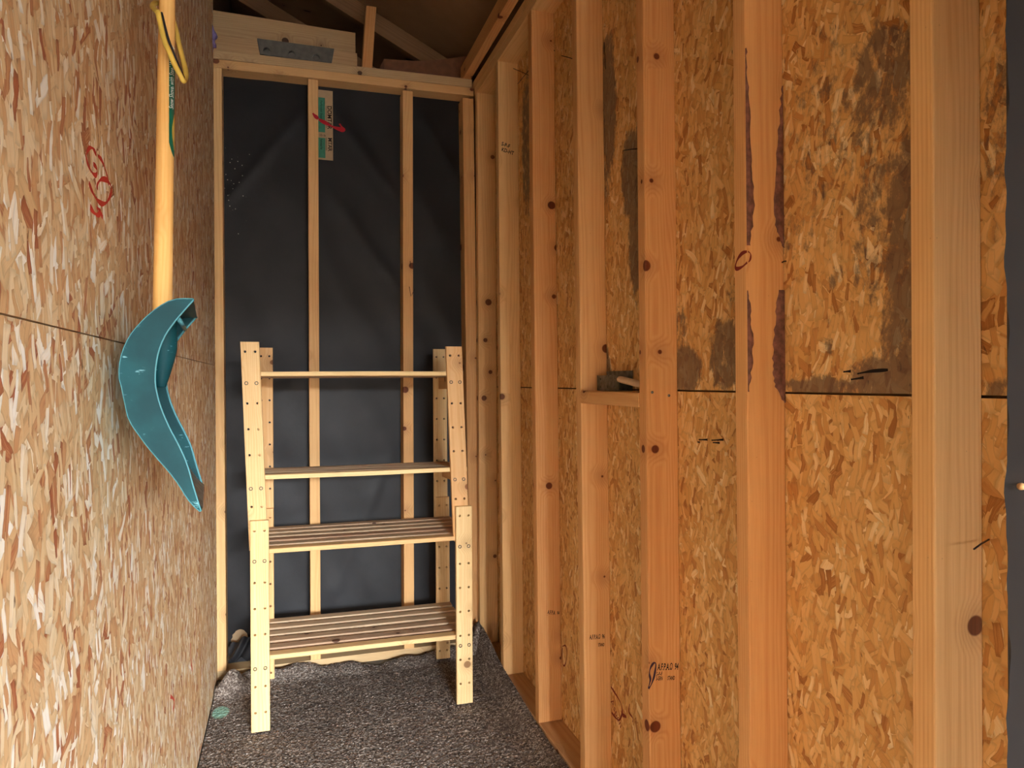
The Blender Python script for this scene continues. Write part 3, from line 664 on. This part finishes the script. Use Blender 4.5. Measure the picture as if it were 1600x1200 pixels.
# ------------------------------------------------------------------ snow shovel on the left wall
Yn = 1.205; WV = Vector((-.030, .31, 0))
outer = [(302.5, 467.5), (280, 467.5), (263, 471.7), (243, 484), (221.7, 503), (205, 523), (193, 546.7), (187.5, 570), (187, 591), (191, 606), (197, 636), (202, 655), (210, 668.5), (229.5, 695.5), (244.5, 713.5), (264, 736), (279, 755.5), (291, 775), (301.5, 788.5), (313.5, 799)]
inner = [(302.5, 467.5), (286.7, 485), (270, 505), (256.7, 525), (246.7, 550), (242.5, 575), (241.7, 597), (244, 613), (251, 638), (264, 668.5), (277.5, 694), (291, 724), (300, 755.5), (310.5, 790), (313.5, 799)]
def resample(px, n):
    P = catmull([hit(u, v, 1, Yn) for u, v in px], 6); L = [0]
    for a, b in zip(P, P[1:]): L.append(L[-1]+(b-a).length)
    out = []
    for i in range(n):
        d = L[-1]*i/(n-1); k = max(j for j in range(len(L)) if L[j] <= d+1e-9); k = min(k, len(P)-2)
        out.append(P[k].lerp(P[k+1], (d-L[k])/max(1e-9, L[k+1]-L[k])))
    return out
NS = 36; O_, I_ = resample(outer, NS), resample(inner, NS)
shovel = empty('snow_shovel', O_[-1]+WV*.5); tag(shovel, 'teal snow shovel with pale wooden handle hanging against the left strand board wall', 'shovel')
# blade sheet, dished a little across its width, with a hollow for the handle socket
NWD = 24; rings_o, rings_i = [], []
def sheet(off):
    rows = []
    for i in range(NS):
        a = O_[max(0, i-1)]; b = O_[min(NS-1, i+1)]; t = (b-a).normalized(); nrm = Vector((t.z, 0, -t.x))     # towards the wall
        if nrm.x > 0: nrm = -nrm
        row = []
        for k in range(NWD+1):
            s = k/NWD; bulge = 0.0
            q = (s-.5)/.11
            if 5 < i < 24: bulge -= .016*math.exp(-q*q)*min(1, (i-5)/5, (24-i)/6)
            row.append(O_[i]+WV*s+nrm*(bulge+off))
        rows.append(row)
    return rows
A_, B_ = sheet(0), sheet(-.003); m = MB(); n = NWD+1
vs_ = [p for r in A_ for p in r]+[p for r in B_ for p in r]; fs = []; T = NS*n
for i in range(NS-1):
    for k in range(NWD):
        a = i*n+k; fs.append((a, a+1, a+n+1, a+n)); fs.append((T+a, T+a+n, T+a+n+1, T+a+1))
for i in range(NS-1):
    for k in (0, NWD): a = i*n+k; fs.append((a, a+n, T+a+n, T+a))
for k in range(NWD):
    for i in (0, NS-1): a = i*n+k; fs.append((a, a+1, T+a+1, T+a))
m.add(vs_, fs, None, None, True); blade = m.build('blade', M_TEAL, shovel)
def wing(base, th):
    m = MB(); vs_ = []; dv = WV.normalized()*th
    for i in range(NS): vs_ += [O_[i]+base, I_[i]+base, O_[i]+base+dv, I_[i]+base+dv]
    fs = []
    for i in range(NS-1):
        a = 4*i; fs += [(a, a+4, a+5, a+1), (a+2, a+3, a+7, a+6), (a, a+2, a+6, a+4), (a+1, a+5, a+7, a+3)]
    m.add(vs_, fs); return m.build('side_wing', M_TEAL, shovel)
w1 = wing(WV*0-WV.normalized()*.003, .003); w2 = wing(WV, .003)
for wv, wg in ((Vector((0, 0, 0)), w1), (WV, w2)):
    m = MB(); m.tube([p+wv for p in I_], .0021, 6); m.build('rim', M_TEALD, wg)
m = MB(); m.tube([p-WV.normalized()*.001 for p in O_], .0016, 6); m.build('rim', M_TEALD, w1)
# steel wear strip along the lip
m = MB(); rows = []
for i in range(NS-5, NS):
    rows.append([B_[i][k]+Vector((.0012, 0, .0006)) for k in range(1, NWD)])
m.loft(rows, False, True, closed=False); m.build('wear_strip', M_STEEL, shovel)
# moulded socket inside the blade
m = MB(); sk = [hit(u, v, 1, 1.35) for u, v in ((256, 500), (256.5, 520), (256, 545), (254, 570), (252, 592), (252, 605))]
m.tube(catmull(sk, 4), [.0215]*9+[.0215-.0012*i for i in range(1, 13)], 18); m.build('socket', M_TEAL, shovel)
# stiffening rib across the top
q0 = I_[2]*.55+O_[4]*.45; m = MB(); m.tube([q0+WV*.25+Vector((.004, 0, -.012)), q0+WV*.98+Vector((.006, 0, -.012))], .004, 8); m.build('rib', M_TEALD, shovel)
# handle
hb0 = hit(255, 560, 1, 1.36); hb0.x = -.203; hy = 1.36
hl, hr = hit(239.5, 430, 1, hy), hit(270, 430, 1, hy); tl, tr = hit(246.5, 100, 1, hy), hit(273, 100, 1, hy)
hc0, hc1 = (hl+hr)/2, (tl+tr)/2; hr0, hr1 = (hr-hl).length/2, (tr-tl).length/2
hd = (hc1-hc0)/(hc1.z-hc0.z)
def hpt(z): return hc0+hd*(z-hc0.z)
def hrad(z): return hr0+(hr1-hr0)*min(1.6, (z-hc0.z)/(hc1.z-hc0.z))
zs = [1.345+i*.06 for i in range(17)]; m = MB(); rings, gv = [], []
for z in zs:
    c, r = hpt(z), hrad(z)
    rings.append([c+Vector((math.cos(t)*r, math.sin(t)*r, 0)) for t in [2*math.pi*k/24 for k in range(24)]])
    gv += [(math.cos(2*math.pi*k/24)*r, math.sin(2*math.pi*k/24)*r, z) for k in range(24)]
m.loft(rings, True, True, gv); handle = m.build('handle', M_ASH, shovel)
# grip at the top end, above the picture
zt = zs[-1]; c = hpt(zt); m = MB()
m.tube(catmull([c+Vector((0, 0, -.02)), c+Vector((.0, .05, .05)), c+Vector((0, .055, .12)), c+Vector((0, .0, .135)), c+Vector((0, -.055, .12)), c+Vector((0, -.05, .05)), c+Vector((0, 0, -.02))], 6), .011, 10); m.build('grip', M_BLACKP, shovel)
# green sticker wrapped on the camera-right side of the handle
def hsurf(ang, z, lift=.0004): c, r = hpt(z), hrad(z)+lift; return c+Vector((math.cos(ang)*r, math.sin(ang)*r, 0))
zA, zB = hit(270, 243, 1, hy-.01).z, hit(272, 88, 1, hy-.01).z
m = MB(); rows = []
for i in range(25):
    t = i/24; z = zA+(zB-zA)*t; a0 = math.radians(-56-8*t) if t > .12 else math.radians(-18-38*(t/.12)**.6)
    rows.append([hsurf(a0+(math.radians(100)-a0)*k/14, z) for k in range(15)])
m.loft(rows, False, True, closed=False); lab_ = m.build('label', M_GREEN, handle)
m = MB(); rows = []
for i in range(13):
    t = i/12; z = zA+.012+(zB-zA)*.36*t; a0 = math.radians(-14-22*math.sin(math.pi*t))
    rows.append([hsurf(a0+(math.radians(90)-a0)*k/8, z, .0008) for k in range(9)])
m.loft(rows, False, True, closed=False); m.build('label_emblem', M_YEL, lab_)
zT = zA+(zB-zA)*.47; RA_ = hr1
text_part('label_lettering', 'Snow Shovel with Steel Wear Strip', .0125, M_WHITE, lab_, (0, 0, 0), (1, 0, 0), (0, 1, 0), wrap=lambda x, y: hsurf(math.radians(-26)-y/RA_, zT+x*.62, .0009))
# yellow cable loop hanging at the handle
YLP = 1.30
lp = [hit(u, v, 1, y) for u, v, y in ((247, 20, 1.31), (256, 60, 1.305), (264, 80, 1.30), (274, 103, 1.30), (282, 118, 1.30), (287, 126.5, 1.305), (290.5, 120, 1.325), (289.5, 108, 1.34), (285, 90, 1.355), (279, 66, 1.375), (273, 40, 1.395), (262, 14, 1.40), (245, 5, 1.385), (238, 10, 1.35), (247, 20, 1.31))]
m = MB(); m.tube(catmull(lp, 8), .0044, 10); yl = m.build('cable_loop', M_YEL, None, lp[5]); tag(yl, 'loop of yellow cable hanging beside the shovel handle', 'cable')
m = MB(); inn = [p+Vector((.0, 0, .006)) for p in lp]
m.tube(catmull([hit(u, v, 1, y) for u, v, y in ((252, 20, 1.315), (261, 56, 1.31), (270, 81, 1.308), (279, 104, 1.308), (287, 122, 1.31), (289.3, 123, 1.315))], 6), .0026, 8); m.build('stripe', M_BLACKP, yl)

# ------------------------------------------------------------------ steel box and dowel on the blocking
zb_ = 1.2275; bx0 = XR-.036
ya, yc = studs[3][1](1.25)-.003, hit(985, 592, 0, XR-.01).y; ym = hit(967, 592, 0, bx0).y
box_ = empty('steel_box', ((bx0+XR)/2, (ya+yc)/2, zb_)); tag(box_, 'small grey galvanised steel box with punched holes on the blocking', 'metal box')
zt_ = zb_+.052
m = MB(); m.merge = True; E2, E3, EN = Vector((0, 1, 0)), Vector((0, 0, 1)), Vector((1, 0, 0)); zhi = zt_-.006
for i in range(3):
    for j in range(2):
        ylo, yhi = ym+(ya-ym)*i/3, ym+(ya-ym)*(i+1)/3; za, zb2 = zb_+(zhi-zb_)*j/2, zb_+(zhi-zb_)*(j+1)/2
        C = [Vector((bx0, yhi, zb2)), Vector((bx0, ylo, zb2)), Vector((bx0, ylo, za)), Vector((bx0, yhi, za))]
        if (i, j) == (1, 1): m.add(C, [(0, 1, 2, 3)])
        else: m.holed(C, Vector((bx0, (ylo+yhi)/2, (za+zb2)/2)), E2, E3, EN, .0035, .0015, None, False)
m.build('front_plate', M_STEEL, box_)
MB().box(XR-.004, XR-.0025, yc, ya, zb_, zt_+.006).build('back_plate', M_STEEL, box_)
MB().box(bx0, XR-.0025, ya-.0015, ya, zb_, zt_-.006).build('side_plate', M_STEEL, box_); MB().box(bx0+.0015, XR-.004, yc, ya-.0015, zb_, zb_+.0015).build('base_plate', M_STEEL, box_)
da, db = hit(968, 592.5, 0, XR-.055), Vector((XR-.05, studs[2][1](1.25)+.04, zb_+.012)); m = MB()
dd = (db-da)
m.tube([da, da+dd*.04, db], [.0085, .0095, .0095], 12); dw = m.build('wooden_dowel', plain('dowel_wood', srgb(214, 182, 148), .6, noise=.08), None, db); tag(dw, 'short pale wooden dowel leaning in the steel box on the blocking', 'dowel')

# ------------------------------------------------------------------ carpet with curled edges
CX0, CX1, CY0, CY1 = XL+.004, SF-.002, -.28, YB-.012
nx, ny = 250, 900
rng = np.random.RandomState(3)
xs = np.linspace(CX0, CX1, nx+1); 
ycuts = np.concatenate([np.linspace(CY0, 1.9, 260), np.linspace(1.9, CY1, 331)[1:]])
X, Y = np.meshgrid(xs, ycuts); ny = len(ycuts)-1
st01 = lambda t: np.clip(t, 0, 1)**2*(3-2*np.clip(t, 0, 1))
edge = .035+.02*np.sin(Y*5)+.085*st01((Y-2.75)/.4)*st01((X-.7)/.1)
Z = .012+edge*st01((X-.765)/.075)
Z += .085*np.exp(-(((X+.215)/.055)**2+((Y-3.07)/.06)**2))+.03*np.exp(-(((X+.1)/.1)**2+((Y-3.17)/.04)**2))
Z += .022*st01((Y-3.06)/.12)*(0.6+.4*np.sin(X*11+.6)+.3*np.sin(X*29))*(X < .76)
Z += .003*np.sin(X*7+Y*3)+.003*np.sin(Y*6-X*4)
# ragged back edge
back = CY1-.03+.018*np.sin(xs*9+.5)+.01*np.sin(xs*31)+.006*np.sin(xs*77)
k = st01((Y-2.9)/(CY1-2.9)); Y = Y-k*(CY1-back[None, :])
Z += rng.uniform(-.0022, .0022, Z.shape)*np.where(ycuts > 1.9, 1, .4)[:, None]
X2 = X+rng.uniform(-.0008, .0008, X.shape)
V = np.stack([X2, Y, np.maximum(Z, .004)], -1).reshape(-1, 3)
idx = np.arange((nx+1)*(ny+1)).reshape(ny+1, nx+1)
Fq = np.stack([idx[:-1, :-1], idx[:-1, 1:], idx[1:, 1:], idx[1:, :-1]], -1).reshape(-1, 4)
me = bpy.data.meshes.new('carpet'); me.from_pydata(V.tolist(), [], Fq.tolist()); me.update()
cs = hit(345, 1112, 2, .015); cm = np.clip(1.3-np.hypot((V[:, 0]-cs.x)/.035, (V[:, 1]-cs.y)/.06), 0, 1)
a = me.attributes.new('stain', 'FLOAT', 'POINT'); a.data.foreach_set('value', cm.astype(np.float32))
me.polygons.foreach_set('use_smooth', [True]*len(me.polygons)); me.materials.append(M_CARPET)
carpet = bpy.data.objects.new('carpet', me); COL.objects.link(carpet); tag(carpet, 'speckled taupe loop carpet with curled ragged edges on the floor', 'carpet')
# curled flap in the back right corner
m = MB(); rows = []
for j in range(15):
    t = j/14; wd = .055*(1-t)**.8+.012; c = Vector((.80+.028*t, 3.02+.075*t, .05+.115*t))
    rows.append([c+Vector((wd*s*.6, wd*s*.35+.012*(s*s), -.010*s*s+random.uniform(-.002, .002))) for s in (-1, -.6, -.2, .2, .6, 1)]+[c+Vector((wd*s*.6, wd*s*.35+.012*s*s+.011, -.010*s*s-.004)) for s in (1, .6, .2, -.2, -.6, -1)])
m.loft(rows, True, True); m.build('carpet_flap', M_CARPET, carpet)
# scrap of black paper slumped behind the carpet heap, with an offcut
m = MB(); rows = []
pa, pb = hit(356, 1000, 1, 3.16), hit(398, 1000, 1, 3.18)
for j in range(13):
    t = j/12; row = []
    for i in range(19):
        s = i/18; row.append((pa.x+(pb.x-pa.x)*s, 3.19-.05*t+.008*math.sin(s*9+t*4), .10+.045*(1-t)**1.3*(.75+.3*math.sin(s*3.0+.3))+.008*math.sin(s*14+t*7)+.05*(1-t)*s))
    rows.append(row)
m.loft(rows, False, True, closed=False); sc = m.build('paper_scrap', M_PAPER, None, (pa.x, 3.15, .03)); tag(sc, 'slumped scrap of black building paper behind the carpet heap', 'paper scrap')
print('objects', len(bpy.data.objects))
